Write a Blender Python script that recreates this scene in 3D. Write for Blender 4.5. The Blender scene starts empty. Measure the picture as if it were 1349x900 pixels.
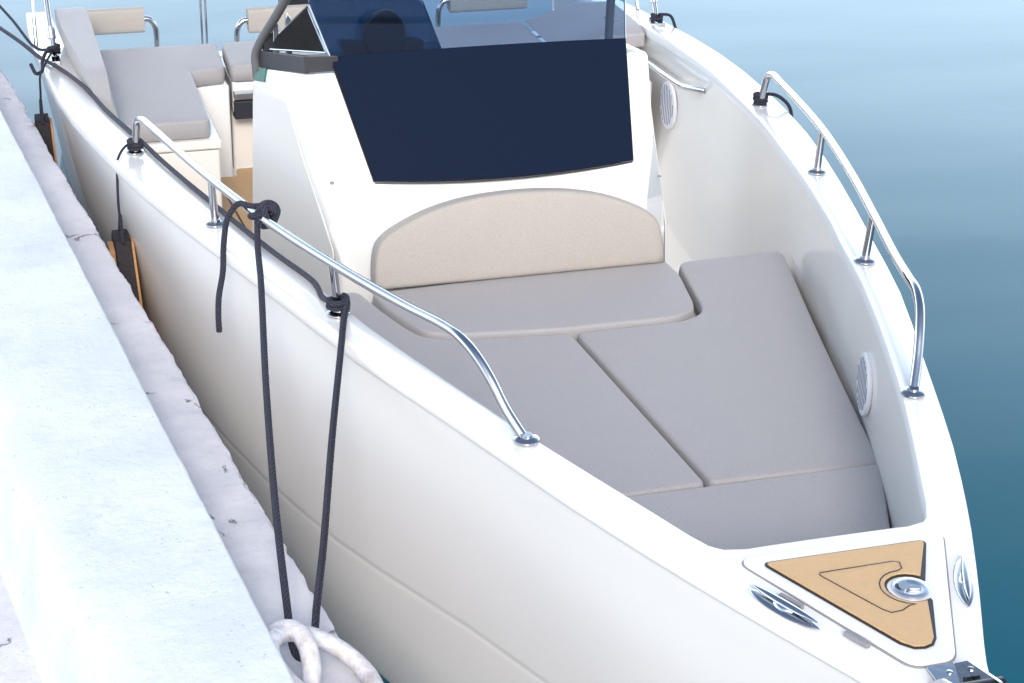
import bpy, bmesh, math, random
from mathutils import Vector, Matrix, noise
random.seed(4)
SC = bpy.context.scene
COL = SC.collection
V = Vector
R = math.radians

# ------------------------------------------------------------------ materials
def nodes(m):
    m.use_nodes = True
    return m.node_tree, m.node_tree.nodes['Principled BSDF']

def mat(name, base, rough=.5, metal=0, coat=0, bump=None, var=None, spec=None, sheen=0, coords='Object'):
    """bump=(scale,strength,detail) ; var=(scale, amount, second colour)"""
    m = bpy.data.materials.new(name)
    nt, p = nodes(m)
    p.inputs['Base Color'].default_value = (*base, 1)
    p.inputs['Roughness'].default_value = rough
    p.inputs['Metallic'].default_value = metal
    if coat:
        p.inputs['Coat Weight'].default_value = coat
        p.inputs['Coat Roughness'].default_value = .06
    if sheen:
        p.inputs['Sheen Weight'].default_value = sheen
    if spec is not None:
        p.inputs['Specular IOR Level'].default_value = spec
    tc = nt.nodes.new('ShaderNodeTexCoord')
    if var:
        n = nt.nodes.new('ShaderNodeTexNoise'); n.inputs['Scale'].default_value = var[0]
        n.inputs['Detail'].default_value = 6; n.inputs['Roughness'].default_value = .6
        nt.links.new(tc.outputs[coords], n.inputs['Vector'])
        r = nt.nodes.new('ShaderNodeValToRGB')
        r.color_ramp.elements[0].position = .5 - var[1] / 2; r.color_ramp.elements[0].color = (*base, 1)
        r.color_ramp.elements[1].position = .5 + var[1]; r.color_ramp.elements[1].color = (*var[2], 1)
        nt.links.new(n.outputs['Fac'], r.inputs['Fac'])
        nt.links.new(r.outputs['Color'], p.inputs['Base Color'])
    if bump:
        n = nt.nodes.new('ShaderNodeTexNoise'); n.inputs['Scale'].default_value = bump[0]
        n.inputs['Detail'].default_value = bump[2] if len(bump) > 2 else 4
        nt.links.new(tc.outputs[coords], n.inputs['Vector'])
        b = nt.nodes.new('ShaderNodeBump'); b.inputs['Strength'].default_value = bump[1]
        b.inputs['Distance'].default_value = .01
        nt.links.new(n.outputs['Fac'], b.inputs['Height'])
        nt.links.new(b.outputs['Normal'], p.inputs['Normal'])
    return m

def weave(m, scale=420, strength=.25):
    nt = m.node_tree; p = nt.nodes['Principled BSDF']
    tc = nt.nodes.new('ShaderNodeTexCoord')
    prev = None
    for d in ('X', 'Y'):
        w = nt.nodes.new('ShaderNodeTexWave'); w.bands_direction = d; w.inputs['Scale'].default_value = scale
        w.inputs['Distortion'].default_value = 1.5; w.inputs['Detail'].default_value = 1
        nt.links.new(tc.outputs['Object'], w.inputs['Vector'])
        if prev is None: prev = w
        else:
            a = nt.nodes.new('ShaderNodeMath'); a.operation = 'ADD'
            nt.links.new(prev.outputs['Fac'], a.inputs[0]); nt.links.new(w.outputs['Fac'], a.inputs[1])
            n = nt.nodes.new('ShaderNodeTexNoise'); n.inputs['Scale'].default_value = 7; n.inputs['Detail'].default_value = 3
            nt.links.new(tc.outputs['Object'], n.inputs['Vector'])
            mm = nt.nodes.new('ShaderNodeMath'); mm.operation = 'MULTIPLY'; mm.inputs[1].default_value = 9
            nt.links.new(n.outputs['Fac'], mm.inputs[0])
            fn = nt.nodes.new('ShaderNodeTexNoise'); fn.inputs['Scale'].default_value = 330; fn.inputs['Detail'].default_value = 2
            nt.links.new(tc.outputs['Object'], fn.inputs['Vector'])
            src = p.inputs['Base Color'].links[0].from_socket
            fr_ = nt.nodes.new('ShaderNodeMapRange'); fr_.inputs['From Min'].default_value = .3; fr_.inputs['From Max'].default_value = .7
            fr_.inputs['To Min'].default_value = .89; fr_.inputs['To Max'].default_value = 1.10
            nt.links.new(fn.outputs['Fac'], fr_.inputs['Value'])
            vm_ = nt.nodes.new('ShaderNodeVectorMath'); vm_.operation = 'SCALE'; nt.links.new(src, vm_.inputs[0]); nt.links.new(fr_.outputs[0], vm_.inputs['Scale'])
            nt.links.new(vm_.outputs[0], p.inputs['Base Color'])
            a2 = nt.nodes.new('ShaderNodeMath'); a2.operation = 'ADD'
            nt.links.new(a.outputs[0], a2.inputs[0]); nt.links.new(mm.outputs[0], a2.inputs[1])
            b = nt.nodes.new('ShaderNodeBump'); b.inputs['Strength'].default_value = strength; b.inputs['Distance'].default_value = .0015
            nt.links.new(a2.outputs[0], b.inputs['Height']); nt.links.new(b.outputs['Normal'], p.inputs['Normal'])

M = {}
M['gel'] = mat('white_gelcoat', (.775, .78, .77), .22, coat=.5, bump=(2.2, .04, 2))
M['gel_hull'] = mat('hull_gelcoat', (.80, .795, .785), .26, coat=.35, bump=(1.3, .06, 2), var=(1.6, .5, (.775, .768, .752)))
M['gel_in'] = mat('liner_gelcoat', (.78, .755, .71), .24, coat=.35, bump=(1.6, .06, 1))
M['nonskid'] = mat('textured_gelcoat', (.70, .70, .69), .5, bump=(260, .35, 2))
M['fabric'] = mat('vinyl_skylight_tint', (.338, .331, .340), .62, sheen=.2, var=(9, .5, (.318, .312, .322)))  # cushion vinyl with the blue of the skylight put into its colour
weave(M['fabric'])
M['fabric_warmlit'] = mat('vinyl_warmlight_tint', (.350, .328, .300), .6, sheen=.15, var=(9, .5, (.336, .315, .289)))  # same vinyl, warm light on front-facing pads put into its colour
weave(M['fabric_warmlit'])
M['piping'] = mat('seam_piping', (.26, .235, .22), .6)
M['steel'] = mat('polished_steel', (.56, .555, .56), .10, 1, bump=(60, .02, 2))
M['steel2'] = mat('brushed_steel', (.62, .63, .66), .2, 1)
M['satin'] = mat('satin_steel', (.66, .69, .76), .38, 1)
M['darktube'] = mat('grey_coated_tube', (.14, .145, .16), .35, .3)
M['black'] = mat('black_plastic', (.012, .012, .015), .4)
M['navy'] = mat('navy_panel', (.005, .010, .024), .12, bump=(900, .02, 1), spec=.24)
M['trim'] = mat('charcoal_trim', (.035, .037, .045), .32)
M['tan'] = mat('tan_foam_decking', (.58, .385, .20), .8, var=(60, .5, (.53, .35, .185)), bump=(350, .4, 2))
M['rope'] = mat('navy_rope', (.022, .024, .042), .85)
M['rope_grey'] = mat('weathered_rope', (.055, .06, .085), .85)
M['green'] = mat('green_lens', (.0, .10, .075), .25)
M['red'] = mat('red_lens', (.45, .01, .03), .12, coat=.6)
M['fender'] = mat('fender_rubber', (.010, .007, .010), .7, bump=(90, .3, 3))
M['orange'] = mat('orange_foam', (.40, .22, .10), .8, bump=(120, .4, 2))
M['gap_fitting'] = mat('gap_shade_fitting_grey', (.22, .22, .24), .6)  # painted shade of the hatch gap; also plain grey of hinges and screw caps
M['grille'] = mat('speaker_plastic', (.74, .74, .77), .4)
M['slot'] = mat('speaker_slot', (.13, .14, .20), .6)
M['leather'] = mat('dark_seat_vinyl', (.02, .022, .035), .45)
M['teakbrown'] = mat('table_wood', (.33, .24, .19), .4, var=(18, .4, (.24, .16, .12)))

def rope_bump(m, s=55):
    nt = m.node_tree; p = nt.nodes['Principled BSDF']
    tc = nt.nodes.new('ShaderNodeUVMap')
    mp = nt.nodes.new('ShaderNodeMapping'); mp.inputs['Rotation'].default_value = (0, 0, .9)
    w = nt.nodes.new('ShaderNodeTexWave'); w.inputs['Scale'].default_value = .42; w.inputs['Distortion'].default_value = 1.2
    c = nt.nodes.new('ShaderNodeTexVoronoi'); c.inputs['Scale'].default_value = 3
    nt.links.new(tc.outputs[0], mp.inputs[0]); nt.links.new(mp.outputs[0], w.inputs['Vector']); nt.links.new(mp.outputs[0], c.inputs['Vector'])
    a = nt.nodes.new('ShaderNodeMath'); a.operation = 'ADD'
    nt.links.new(w.outputs['Fac'], a.inputs[0]); nt.links.new(c.outputs['Distance'], a.inputs[1])
    b = nt.nodes.new('ShaderNodeBump'); b.inputs['Strength'].default_value = 1; b.inputs['Distance'].default_value = .004
    cr = nt.nodes.new('ShaderNodeMixRGB'); bc = p.inputs['Base Color'].default_value
    cr.inputs[1].default_value = (bc[0] * .7, bc[1] * .7, bc[2] * .75, 1); cr.inputs[2].default_value = (bc[0] * 1.5 + .004, bc[1] * 1.5 + .004, bc[2] * 1.5 + .006, 1)
    nt.links.new(w.outputs['Fac'], cr.inputs[0]); nt.links.new(cr.outputs[0], p.inputs['Base Color'])
    nt.links.new(a.outputs[0], b.inputs['Height']); nt.links.new(b.outputs['Normal'], p.inputs['Normal'])
rope_bump(M['rope']); rope_bump(M['rope_grey'])

def glassmat(name, tint, gloss_rough=.02, body=None, bodymix=0):
    m = bpy.data.materials.new(name); m.use_nodes = True
    nt = m.node_tree; nt.nodes.clear()
    out = nt.nodes.new('ShaderNodeOutputMaterial')
    tr = nt.nodes.new('ShaderNodeBsdfTransparent'); tr.inputs[0].default_value = (*tint, 1)
    gl = nt.nodes.new('ShaderNodeBsdfGlossy'); gl.inputs['Roughness'].default_value = gloss_rough
    fr = nt.nodes.new('ShaderNodeFresnel'); fr.inputs[0].default_value = 1.45
    mx = nt.nodes.new('ShaderNodeMixShader')
    src = tr
    if body:
        df = nt.nodes.new('ShaderNodeBsdfDiffuse'); df.inputs[0].default_value = (*body, 1)
        m2 = nt.nodes.new('ShaderNodeMixShader'); m2.inputs[0].default_value = bodymix
        nt.links.new(tr.outputs[0], m2.inputs[1]); nt.links.new(df.outputs[0], m2.inputs[2]); src = m2
    nt.links.new(fr.outputs[0], mx.inputs[0]); nt.links.new(src.outputs[0], mx.inputs[1]); nt.links.new(gl.outputs[0], mx.inputs[2])
    nt.links.new(mx.outputs[0], out.inputs[0])
    return m
M['glass'] = glassmat('smoked_glass', (.60, .68, .78))
M['glass_side'] = glassmat('side_glass', (.68, .68, .70))
M['acrylic'] = glassmat('blue_acrylic', (.22, .34, .47), .03, (.05, .12, .21), .50)

def quay_mat(name, base, second, third, rough=.75, sc=1.0, cracks=True):
    m = bpy.data.materials.new(name); nt, p = nodes(m)
    N = nt.nodes.new; L = nt.links.new
    tc = N('ShaderNodeTexCoord')
    n1 = N('ShaderNodeTexNoise'); n1.inputs['Scale'].default_value = 3.0 * sc; n1.inputs['Detail'].default_value = 8; n1.inputs['Roughness'].default_value = .65
    n2 = N('ShaderNodeTexNoise'); n2.inputs['Scale'].default_value = 26 * sc; n2.inputs['Detail'].default_value = 8; n2.inputs['Roughness'].default_value = .7
    n3 = N('ShaderNodeTexNoise'); n3.inputs['Scale'].default_value = 11; n3.inputs['Detail'].default_value = 2
    for n in (n1, n2, n3): L(tc.outputs['Object'], n.inputs['Vector'])
    r1 = N('ShaderNodeValToRGB'); r1.color_ramp.elements[0].position = .42; r1.color_ramp.elements[0].color = (*second, 1)
    r1.color_ramp.elements[1].position = .60; r1.color_ramp.elements[1].color = (*base, 1)
    L(n1.outputs['Fac'], r1.inputs[0])
    # sparse dirt flecks
    vo = N('ShaderNodeTexVoronoi'); vo.inputs['Scale'].default_value = 55 * sc
    mpn = N('ShaderNodeMixRGB'); mpn.blend_type = 'ADD'; mpn.inputs[0].default_value = .06
    L(tc.outputs['Object'], mpn.inputs[1]); L(n2.outputs['Color'], mpn.inputs[2]); L(mpn.outputs[0], vo.inputs['Vector'])
    lt = N('ShaderNodeValToRGB'); lt.color_ramp.elements[0].position = .12; lt.color_ramp.elements[0].color = (1, 1, 1, 1)
    lt.color_ramp.elements[1].position = .22; lt.color_ramp.elements[1].color = (0, 0, 0, 1)
    L(vo.outputs['Distance'], lt.inputs[0])
    sel = N('ShaderNodeValToRGB'); sel.color_ramp.elements[0].position = .53; sel.color_ramp.elements[0].color = (0, 0, 0, 1)
    sel.color_ramp.elements[1].position = .60; sel.color_ramp.elements[1].color = (1, 1, 1, 1)
    L(n3.outputs['Fac'], sel.inputs[0])
    mu = N('ShaderNodeMath'); mu.operation = 'MULTIPLY'; L(lt.outputs[0], mu.inputs[0]); L(sel.outputs[0], mu.inputs[1])
    mu2 = N('ShaderNodeMath'); mu2.operation = 'MULTIPLY'; mu2.inputs[1].default_value = .55; L(mu.outputs[0], mu2.inputs[0])
    mx = N('ShaderNodeMixRGB'); L(mu2.outputs[0], mx.inputs[0]); L(r1.outputs[0], mx.inputs[1]); mx.inputs[2].default_value = (*third, 1)
    n4 = N('ShaderNodeTexNoise'); n4.inputs['Scale'].default_value = 1.7; n4.inputs['Detail'].default_value = 9; n4.inputs['Roughness'].default_value = .75
    L(tc.outputs['Object'], n4.inputs['Vector'])
    r4 = N('ShaderNodeValToRGB'); r4.color_ramp.elements[0].position = .56; r4.color_ramp.elements[0].color = (0, 0, 0, 1)
    r4.color_ramp.elements[1].position = .72; r4.color_ramp.elements[1].color = (.5, .5, .5, 1)
    L(n4.outputs['Fac'], r4.inputs[0])
    mx4 = N('ShaderNodeMixRGB'); L(r4.outputs[0], mx4.inputs[0]); L(mx.outputs[0], mx4.inputs[1]); mx4.inputs[2].default_value = tuple(c * .74 for c in second) + (1,)
    mx = mx4
    last = mx
    hsum = N('ShaderNodeMath'); hsum.operation = 'ADD'; L(n1.outputs['Fac'], hsum.inputs[0])
    m_ = N('ShaderNodeMath'); m_.operation = 'MULTIPLY'; m_.inputs[1].default_value = .35; L(n2.outputs['Fac'], m_.inputs[0]); L(m_.outputs[0], hsum.inputs[1])
    hlast = hsum
    if cracks:
        v2 = N('ShaderNodeTexVoronoi'); v2.feature = 'DISTANCE_TO_EDGE'; v2.inputs['Scale'].default_value = 1.15
        ad = N('ShaderNodeMixRGB'); ad.blend_type = 'ADD'; ad.inputs[0].default_value = .35
        L(tc.outputs['Object'], ad.inputs[1]); L(n1.outputs['Color'], ad.inputs[2]); L(ad.outputs[0], v2.inputs['Vector'])
        rc = N('ShaderNodeValToRGB'); rc.color_ramp.elements[0].position = 0; rc.color_ramp.elements[0].color = (1, 1, 1, 1)
        rc.color_ramp.elements[1].position = .006; rc.color_ramp.elements[1].color = (0, 0, 0, 1)
        L(v2.outputs['Distance'], rc.inputs[0])
        mc = N('ShaderNodeMath'); mc.operation = 'MULTIPLY'; L(rc.outputs[0], mc.inputs[0]); L(sel.outputs[0], mc.inputs[1])
        mx2 = N('ShaderNodeMixRGB'); L(mc.outputs[0], mx2.inputs[0]); L(last.outputs[0], mx2.inputs[1]); mx2.inputs[2].default_value = (*third, 1)
        last = mx2
        sb = N('ShaderNodeMath'); sb.operation = 'SUBTRACT'; L(hlast.outputs[0], sb.inputs[0]); L(mc.outputs[0], sb.inputs[1]); hlast = sb
    L(last.outputs[0], p.inputs['Base Color']); p.inputs['Roughness'].default_value = rough
    b = N('ShaderNodeBump'); b.inputs['Strength'].default_value = .8; b.inputs['Distance'].default_value = .014
    L(hlast.outputs[0], b.inputs['Height']); L(b.outputs['Normal'], p.inputs['Normal'])
    return m
M['kerb'] = quay_mat('bright_painted_concrete', (.665, .70, .705), (.60, .64, .655), (.27, .27, .29), .7, cracks=False)
M['ledge'] = quay_mat('worn_painted_concrete', (.66, .66, .695), (.57, .575, .62), (.24, .22, .24), .8, sc=1.3)
M['paving'] = quay_mat('grey_paving', (.50, .49, .50), (.42, .41, .43), (.10, .10, .11), .85)
M['ringpaint'] = mat('painted_iron', (.60, .61, .66), .5, var=(34, .22, (.46, .41, .39)), bump=(45, .8, 5))

# ------------------------------------------------------------------ builders
WL = {}
def wl(o):  return WL.get(o.name, V((0, 0, 0)))
def link(o, parent, loc):
    COL.objects.link(o)
    if parent is not None:
        o.parent = parent
        o.location = loc - wl(parent)
    else:
        o.location = loc
    WL[o.name] = V(loc)
    return o
def mk(name, vs, fs, m, parent=None, smooth=True, bevel=0, seg=3, subd=0, angle=25, solid=0, uvs=None):
    vs = [V(v) for v in vs]
    lo = V((min(v.x for v in vs), min(v.y for v in vs), min(v.z for v in vs)))
    hi = V((max(v.x for v in vs), max(v.y for v in vs), max(v.z for v in vs)))
    c = V(((lo.x + hi.x) / 2, (lo.y + hi.y) / 2, lo.z))
    me = bpy.data.meshes.new(name)
    me.from_pydata([v - c for v in vs], [], fs)
    bm = bmesh.new(); bm.from_mesh(me)
    if not solid: bmesh.ops.recalc_face_normals(bm, faces=bm.faces)
    bm.to_mesh(me); bm.free()
    if uvs:
        u = me.uv_layers.new(name='UVMap')
        for lp in me.loops: u.data[lp.index].uv = uvs[lp.vertex_index]
    me.materials.append(m)
    o = bpy.data.objects.new(name, me)
    link(o, parent, c)
    if smooth:
        for p in me.polygons: p.use_smooth = True
        if not bevel:
            me.set_sharp_from_angle(angle=R(40))
    if solid:
        s = o.modifiers.new('solid', 'SOLIDIFY'); s.thickness = solid; s.offset = 0
        es = o.modifiers.new('split', 'EDGE_SPLIT'); es.split_angle = R(35)
    if bevel:
        b = o.modifiers.new('bevel', 'BEVEL'); b.width = bevel; b.segments = seg; b.limit_method = 'ANGLE'
        b.angle_limit = R(angle); b.harden_normals = True
    if subd:
        s = o.modifiers.new('sub', 'SUBSURF'); s.levels = subd; s.render_levels = subd
    return o
def empty(name, loc, label=None, cat=None, group=None, parent=None):
    o = bpy.data.objects.new(name, None); link(o, parent, V(loc)); tag(o, label, cat, group); return o
def tag(o, label=None, cat=None, group=None, kind=None):
    if label: o['label'] = label
    if cat: o['category'] = cat
    if group: o['group'] = group
    if kind: o['kind'] = kind
    return o
def catmull(pts, n=8, closed=False):
    pts = [V(p) for p in pts]; out = []
    k = len(pts)
    for i in range(k if closed else k - 1):
        p1 = pts[i]; p2 = pts[(i + 1) % k]
        p0 = pts[i - 1] if (i > 0 or closed) else p1 * 2 - p2
        p3 = pts[(i + 2) % k] if (i + 2 < k or closed) else p2 * 2 - p1
        d1 = max((p1 - p0).length, 1e-6) ** .5; d2 = max((p2 - p1).length, 1e-6) ** .5; d3 = max((p3 - p2).length, 1e-6) ** .5
        t0, t1, t2, t3 = 0, d1, d1 + d2, d1 + d2 + d3
        for j in range(n):
            t = t1 + (t2 - t1) * j / n
            A1 = p0 * ((t1 - t) / (t1 - t0)) + p1 * ((t - t0) / (t1 - t0))
            A2 = p1 * ((t2 - t) / (t2 - t1)) + p2 * ((t - t1) / (t2 - t1))
            A3 = p2 * ((t3 - t) / (t3 - t2)) + p3 * ((t - t2) / (t3 - t2))
            B1 = A1 * ((t2 - t) / (t2 - t0)) + A2 * ((t - t0) / (t2 - t0))
            B2 = A2 * ((t3 - t) / (t3 - t1)) + A3 * ((t - t1) / (t3 - t1))
            out.append(B1 * ((t2 - t) / (t2 - t1)) + B2 * ((t - t1) / (t2 - t1)))
    if not closed: out.append(pts[-1])
    return out
def tube_geo(pts, r, seg=14, closed=False, off=0, uv=None, flat=1.0):
    vs = []; fs = []; us = []
    n = len(pts); prev = None; dist = 0
    for i, p in enumerate(pts):
        a = pts[i - 1] if (i > 0 or closed) else p
        b = pts[(i + 1) % n] if (i < n - 1 or closed) else p
        t = (b - a).normalized()
        if prev is None:
            u = t.cross(V((0, 0, 1)))
            if u.length < .1: u = t.cross(V((0, 1, 0)))
            u.normalize()
        else:
            u = (prev - t * prev.dot(t)).normalized()
        prev = u; w = t.cross(u)
        rr = r[i] if isinstance(r, (list, tuple)) else r
        if i: dist += (p - pts[i - 1]).length
        for k in range(seg):
            an = 2 * math.pi * k / seg
            vs.append(p + u * math.cos(an) * rr + w * math.sin(an) * rr * flat)
            us.append((dist / .012, k / seg * 5))
    for i in range(n if closed else n - 1):
        for k in range(seg):
            a = i * seg + k; b = i * seg + (k + 1) % seg
            c = ((i + 1) % n) * seg + (k + 1) % seg; d = ((i + 1) % n) * seg + k
            fs.append((off + a, off + b, off + c, off + d))
    if not closed:
        fs.append(tuple(off + k for k in reversed(range(seg))))
        fs.append(tuple(off + (n - 1) * seg + k for k in range(seg)))
    return vs, fs, us
def tube(name, pts, r, m, parent=None, closed=False, smooth=8, seg=14):
    if smooth: pts = catmull(pts, smooth, closed)
    else: pts = [V(p) for p in pts]
    v, f, u = tube_geo(pts, r, seg, closed)
    return mk(name, v, f, m, parent, uvs=u)
def tubes(name, lst, m, parent=None, seg=12):
    V_, F_, U_ = [], [], []
    for pts, r, closed in lst:
        v, f, u = tube_geo(catmull(pts, 8, closed), r, seg, closed, len(V_)); V_ += v; F_ += f; U_ += u
    return mk(name, V_, F_, m, parent, uvs=U_)
def prism(name, outline, z0, z1, m, parent=None, bevel=0, seg=3, smooth=True, angle=25, frame=None):
    """outline (a,b) extruded between c=z0 and c=z1; frame maps (a,b,c)->world"""
    f = frame or (lambda a, b, c: (a, b, c))
    n = len(outline)
    vs = [f(a, b, z0) for a, b in outline] + [f(a, b, z1) for a, b in outline]
    fs = [tuple(range(n))[::-1], tuple(range(n, 2 * n))] + [(i, (i + 1) % n, n + (i + 1) % n, n + i) for i in range(n)]
    return mk(name, vs, fs, m, parent, smooth, bevel, seg, angle=angle)
def box(name, x0, x1, y0, y1, z0, z1, m, parent=None, bevel=.006, seg=2):
    return prism(name, [(x0, y0), (x1, y0), (x1, y1), (x0, y1)], z0, z1, m, parent, bevel, seg)
def rnd(poly, r, n=5):
    """round the corners of a 2D polygon; r a number or a list"""
    out = []; k = len(poly)
    for i, p in enumerate(poly):
        rr = r[i] if isinstance(r, (list, tuple)) else r
        p = V((*p, 0)); a = V((*poly[i - 1], 0)); b = V((*poly[(i + 1) % k], 0))
        if rr <= 0: out.append((p.x, p.y)); continue
        la = (a - p).length; lb = (b - p).length; d = min(rr, la * .45, lb * .45)
        A = p + (a - p).normalized() * d; B = p + (b - p).normalized() * d
        for j in range(n + 1):
            t = j / n; q = A * (1 - t) ** 2 + p * 2 * t * (1 - t) + B * t * t
            out.append((q.x, q.y))
    return out
def interp(x, xs, ys):
    if x <= xs[0]: return ys[0]
    for i in range(len(xs) - 1):
        if x <= xs[i + 1]:
            t = (x - xs[i]) / (xs[i + 1] - xs[i]); return ys[i] * (1 - t) + ys[i + 1] * t
    return ys[-1]
def smoothtab(xs, ys, n=10):
    p = catmull([(a, b, 0) for a, b in zip(xs, ys)], n)
    return [q.x for q in p], [q.y for q in p]
def lathe(name, prof, c, m, parent=None, seg=24):
    vs = []; fs = []
    for r, z in prof:
        for k in range(seg):
            a = 2 * math.pi * k / seg; vs.append((c[0] + r * math.cos(a), c[1] + r * math.sin(a), c[2] + z))
    for i in range(len(prof) - 1):
        for k in range(seg):
            fs.append((i * seg + k, i * seg + (k + 1) % seg, (i + 1) * seg + (k + 1) % seg, (i + 1) * seg + k))
    fs.append(tuple(range(seg))[::-1]); fs.append(tuple((len(prof) - 1) * seg + k for k in range(seg)))
    return mk(name, vs, fs, m, parent)

# ------------------------------------------------------------------ hull lines (metres: x to port, y aft from the bow, z up from the water)
def sh(y):
    return 1.0101 + .07343 * y / 5 - .28759 * y * y / 25
WOy = [-.14, -.1, .06, .28, .5, .67, .85, 1.31, 1.7, 2.1, 2.6, 3.15, 3.85, 4.37, 5.05, 5.65, 6.4]
WO = [0.012, .048, .110, .215, .317, .389, .461, .622, .757, .868, 1.005, 1.138, 1.255, 1.313, 1.342, 1.355, 1.335]
W0y = [-.03, .15, .7, 1.3, 1.66, 1.96, 2.6, 3.15, 3.9, 4.4, 5, 6.4]
W0 = [0.01, .06, .33, .56, .69, .80, .95, 1.05, 1.15, 1.2, 1.22, 1.22]
WIy = [.535, .545, .57, .62, .66, 1.13, 1.8, 2.09, 2.2, 2.66, 3.1, 3.24, 3.75, 4.1, 4.3, 4.85, 5.6, 6.35]
WI = [.17, .215, .243, .268, .284, .466, .683, .757, .79, .90, .99, 1.02, 1.10, 1.15, 1.168, 1.205, 1.22, 1.225]
TO = smoothtab(WOy, WO); T0 = smoothtab(W0y, W0); TI = smoothtab(WIy[4:], WI[4:])
TI = (WIy[:4] + TI[0], WI[:4] + TI[1])
wo = lambda y: interp(y, *TO)
w0 = lambda y: interp(y, *T0) if y > -.03 else max(.008, .01 + (y + .03) * .02)
wi = lambda y: interp(y, *TI)
CR = ([-.2, 1.3, 1.7, 2.4, 3.0, 6.4], [.46, .385, .34, .285, .27, .22])

# ------------------------------------------------------------------ boat
BOAT = empty('motorboat', (0, 3.1, 0), 'white open motorboat with grey cushions moored alongside the white quay', 'motorboat')
ys = [-.14, -.13, -.115, -.09, -.05, 0, .06, .12, .2, .28, .38, .5, .6, .7, .85, 1.0, 1.15, 1.31, 1.5, 1.7, 1.9, 2.1, 2.35, 2.6, 2.85, 3.15, 3.45, 3.75, 4.05, 4.37, 4.7, 5.05, 5.4, 5.7, 6.0, 6.2, 6.36]
def profile(y):
    s = sh(y); o = wo(y); b = w0(y); cz = interp(y, *CR)
    sc = min(1, o / .1)
    w = lambda z: b + (o - .008 - b) * (max(z, 0) / s) ** (1.0)
    fl = .03 * min(1, max(0, (2.6 - y) / 1.6)) * sc        # slight flare concavity near the bow
    side = lambda z: w(z) - fl * math.sin(math.pi * min(1, max(0, z / s)))
    P = [(o - .016 * sc, s), (o - .0075 * sc, s - .0006), (o - .0025, s - .003), (o, s - .0085), (o + .001, s - .036), (o - .001 * sc, s - .0395), (o - .008 * sc, s - .041), (o - .009 * sc, s - .048)]
    for t in (.88, .76, .64, .56): 
        z = t * s
        P.append((side(z) , z))
    P += [(side(cz + .04), cz + .04), (side(cz + .018), cz + .018), (side(cz + .006), cz + .006), (side(cz) - .0020 * sc, cz), (side(cz - .006) - .0008 * sc, cz - .006), (side(cz - .02) - .0008 * sc, cz - .02), (side(cz - .05) - .0008 * sc, cz - .05)]
    P.append((side(cz * .55) - .0008 * sc, cz * .55))
    P.append((b, .02)); P.append((b * .97, -.06)); P.append((b * .6, -.22)); P.append((0, -.38))
    return P
vs = []; fs = []
np_ = len(profile(1))
for y in ys:
    pr = profile(y)
    rake = 0
    for sg in (-1, 1):
        for (x, z) in pr: vs.append((sg * x, y, z))
for i in range(len(ys) - 1):
    for s_ in (0, 1):
        for k in range(np_ - 1):
            a = (i * 2 + s_) * np_ + k; b = a + 1; c = ((i + 1) * 2 + s_) * np_ + k + 1; d = c - 1
            fs.append((a, b, c, d))
k0 = len(ys) - 1
fs.append(tuple([(k0 * 2) * np_ + k for k in range(2, np_)] + [(k0 * 2 + 1) * np_ + k for k in reversed(range(2, np_ - 1))]))
fs.append(tuple([k for k in range(2, np_)] + [np_ + k for k in reversed(range(2, np_ - 1))]))
# cut the transom face down to platform height: keep only hull skin (platform closes it)
fs.pop(-2)
hull = mk('hull', vs, fs, M['gel_hull'], BOAT)
hull.data.set_sharp_from_angle(angle=R(50))

# deck / gunwale top, with rounded inner lip
vs = []; fs = []
dy = [y for y in [.535, .538, .545, .556, .57, .59, .62, .66, .72, .8] + [.9 + .15 * i for i in range(37)] if y < 6.35] + [6.35]
for sg in (-1, 1):
    base = len(vs)
    for y in dy:
        s = sh(y); o = wo(y) - .014; i_ = wi(y)
        cm = lambda x: s + .0012 + .004 * (1 - (x / o) ** 2)
        for (x, z) in ((o, s + .0012), (o * .55 + i_ * .45, cm(o * .55 + i_ * .45)), (i_ + .014, cm(i_ + .014)), (i_ + .004, s - .002), (i_, s - .012), (i_, s - .035), (i_ + .012, s - .045)):
            vs.append((sg * x, y, z))
    for j in range(len(dy) - 1):
        for k in range(6):
            a = base + j * 7 + k; fs.append((a, a + 1, a + 8, a + 7))
# foredeck
fy = [-.132, -.12, -.1, -.05, 0, .06, .12, .2, .28, .38, .48, .52, .535]
base = len(vs)
for y in fy:
    s = sh(y); o = max(wo(y) - .014, .004)
    e = 0 if y < .53 else 0
    for t in (-1, -.75, -.5, -.25, 0, .25, .5, .75, 1): vs.append((o * t, y, s + .0012 + .004 * (1 - t * t)))
for j in range(len(fy) - 1):
    for k in range(8):
        a = base + j * 9 + k; fs.append((a, a + 1, a + 10, a + 9))
# rounded lip across the front of the cockpit opening
base = len(vs); xs = [-.17 + .034 * i for i in range(11)]
for x in xs:
    for (yy, z) in ((.535, sh(.535) + .0045), (.541, sh(.5) + .0015), (.545, sh(.5) - .012), (.545, sh(.5) - .05)): vs.append((x, yy, z))
for j in range(10):
    for k in range(3):
        a = base + j * 4 + k; fs.append((a, a + 1, a + 5, a + 4))
deck = mk('deck', vs, fs, M['gel'], BOAT)

# cockpit liner walls
vs = []; fs = []
for sg in (-1, 1):
    base = len(vs)
    for y in dy:
        s = sh(y); i_ = wi(y)
        top = s - .02
        for z, dx in ((top, .002), (top - .10, .006), (.74, .010), (.62, .012), (.4, .006), (.14, -.03), (.10, -.05)):
            vs.append((sg * (i_ + dx), y, min(z, top - .001 * (1 + z))))
    for j in range(len(dy) - 1):
        for k in range(6):
            a = base + j * 7 + k; fs.append((a, a + 1, a + 8, a + 7))
base = len(vs)
for x in (-.17, .17):
    for z in (sh(.5) - .02, .1): vs.append((x, .536, z))
fs.append((base, base + 1, base + 3, base + 2))
liner = mk('cockpit_liner', vs, fs, M['gel_in'], BOAT)
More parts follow.
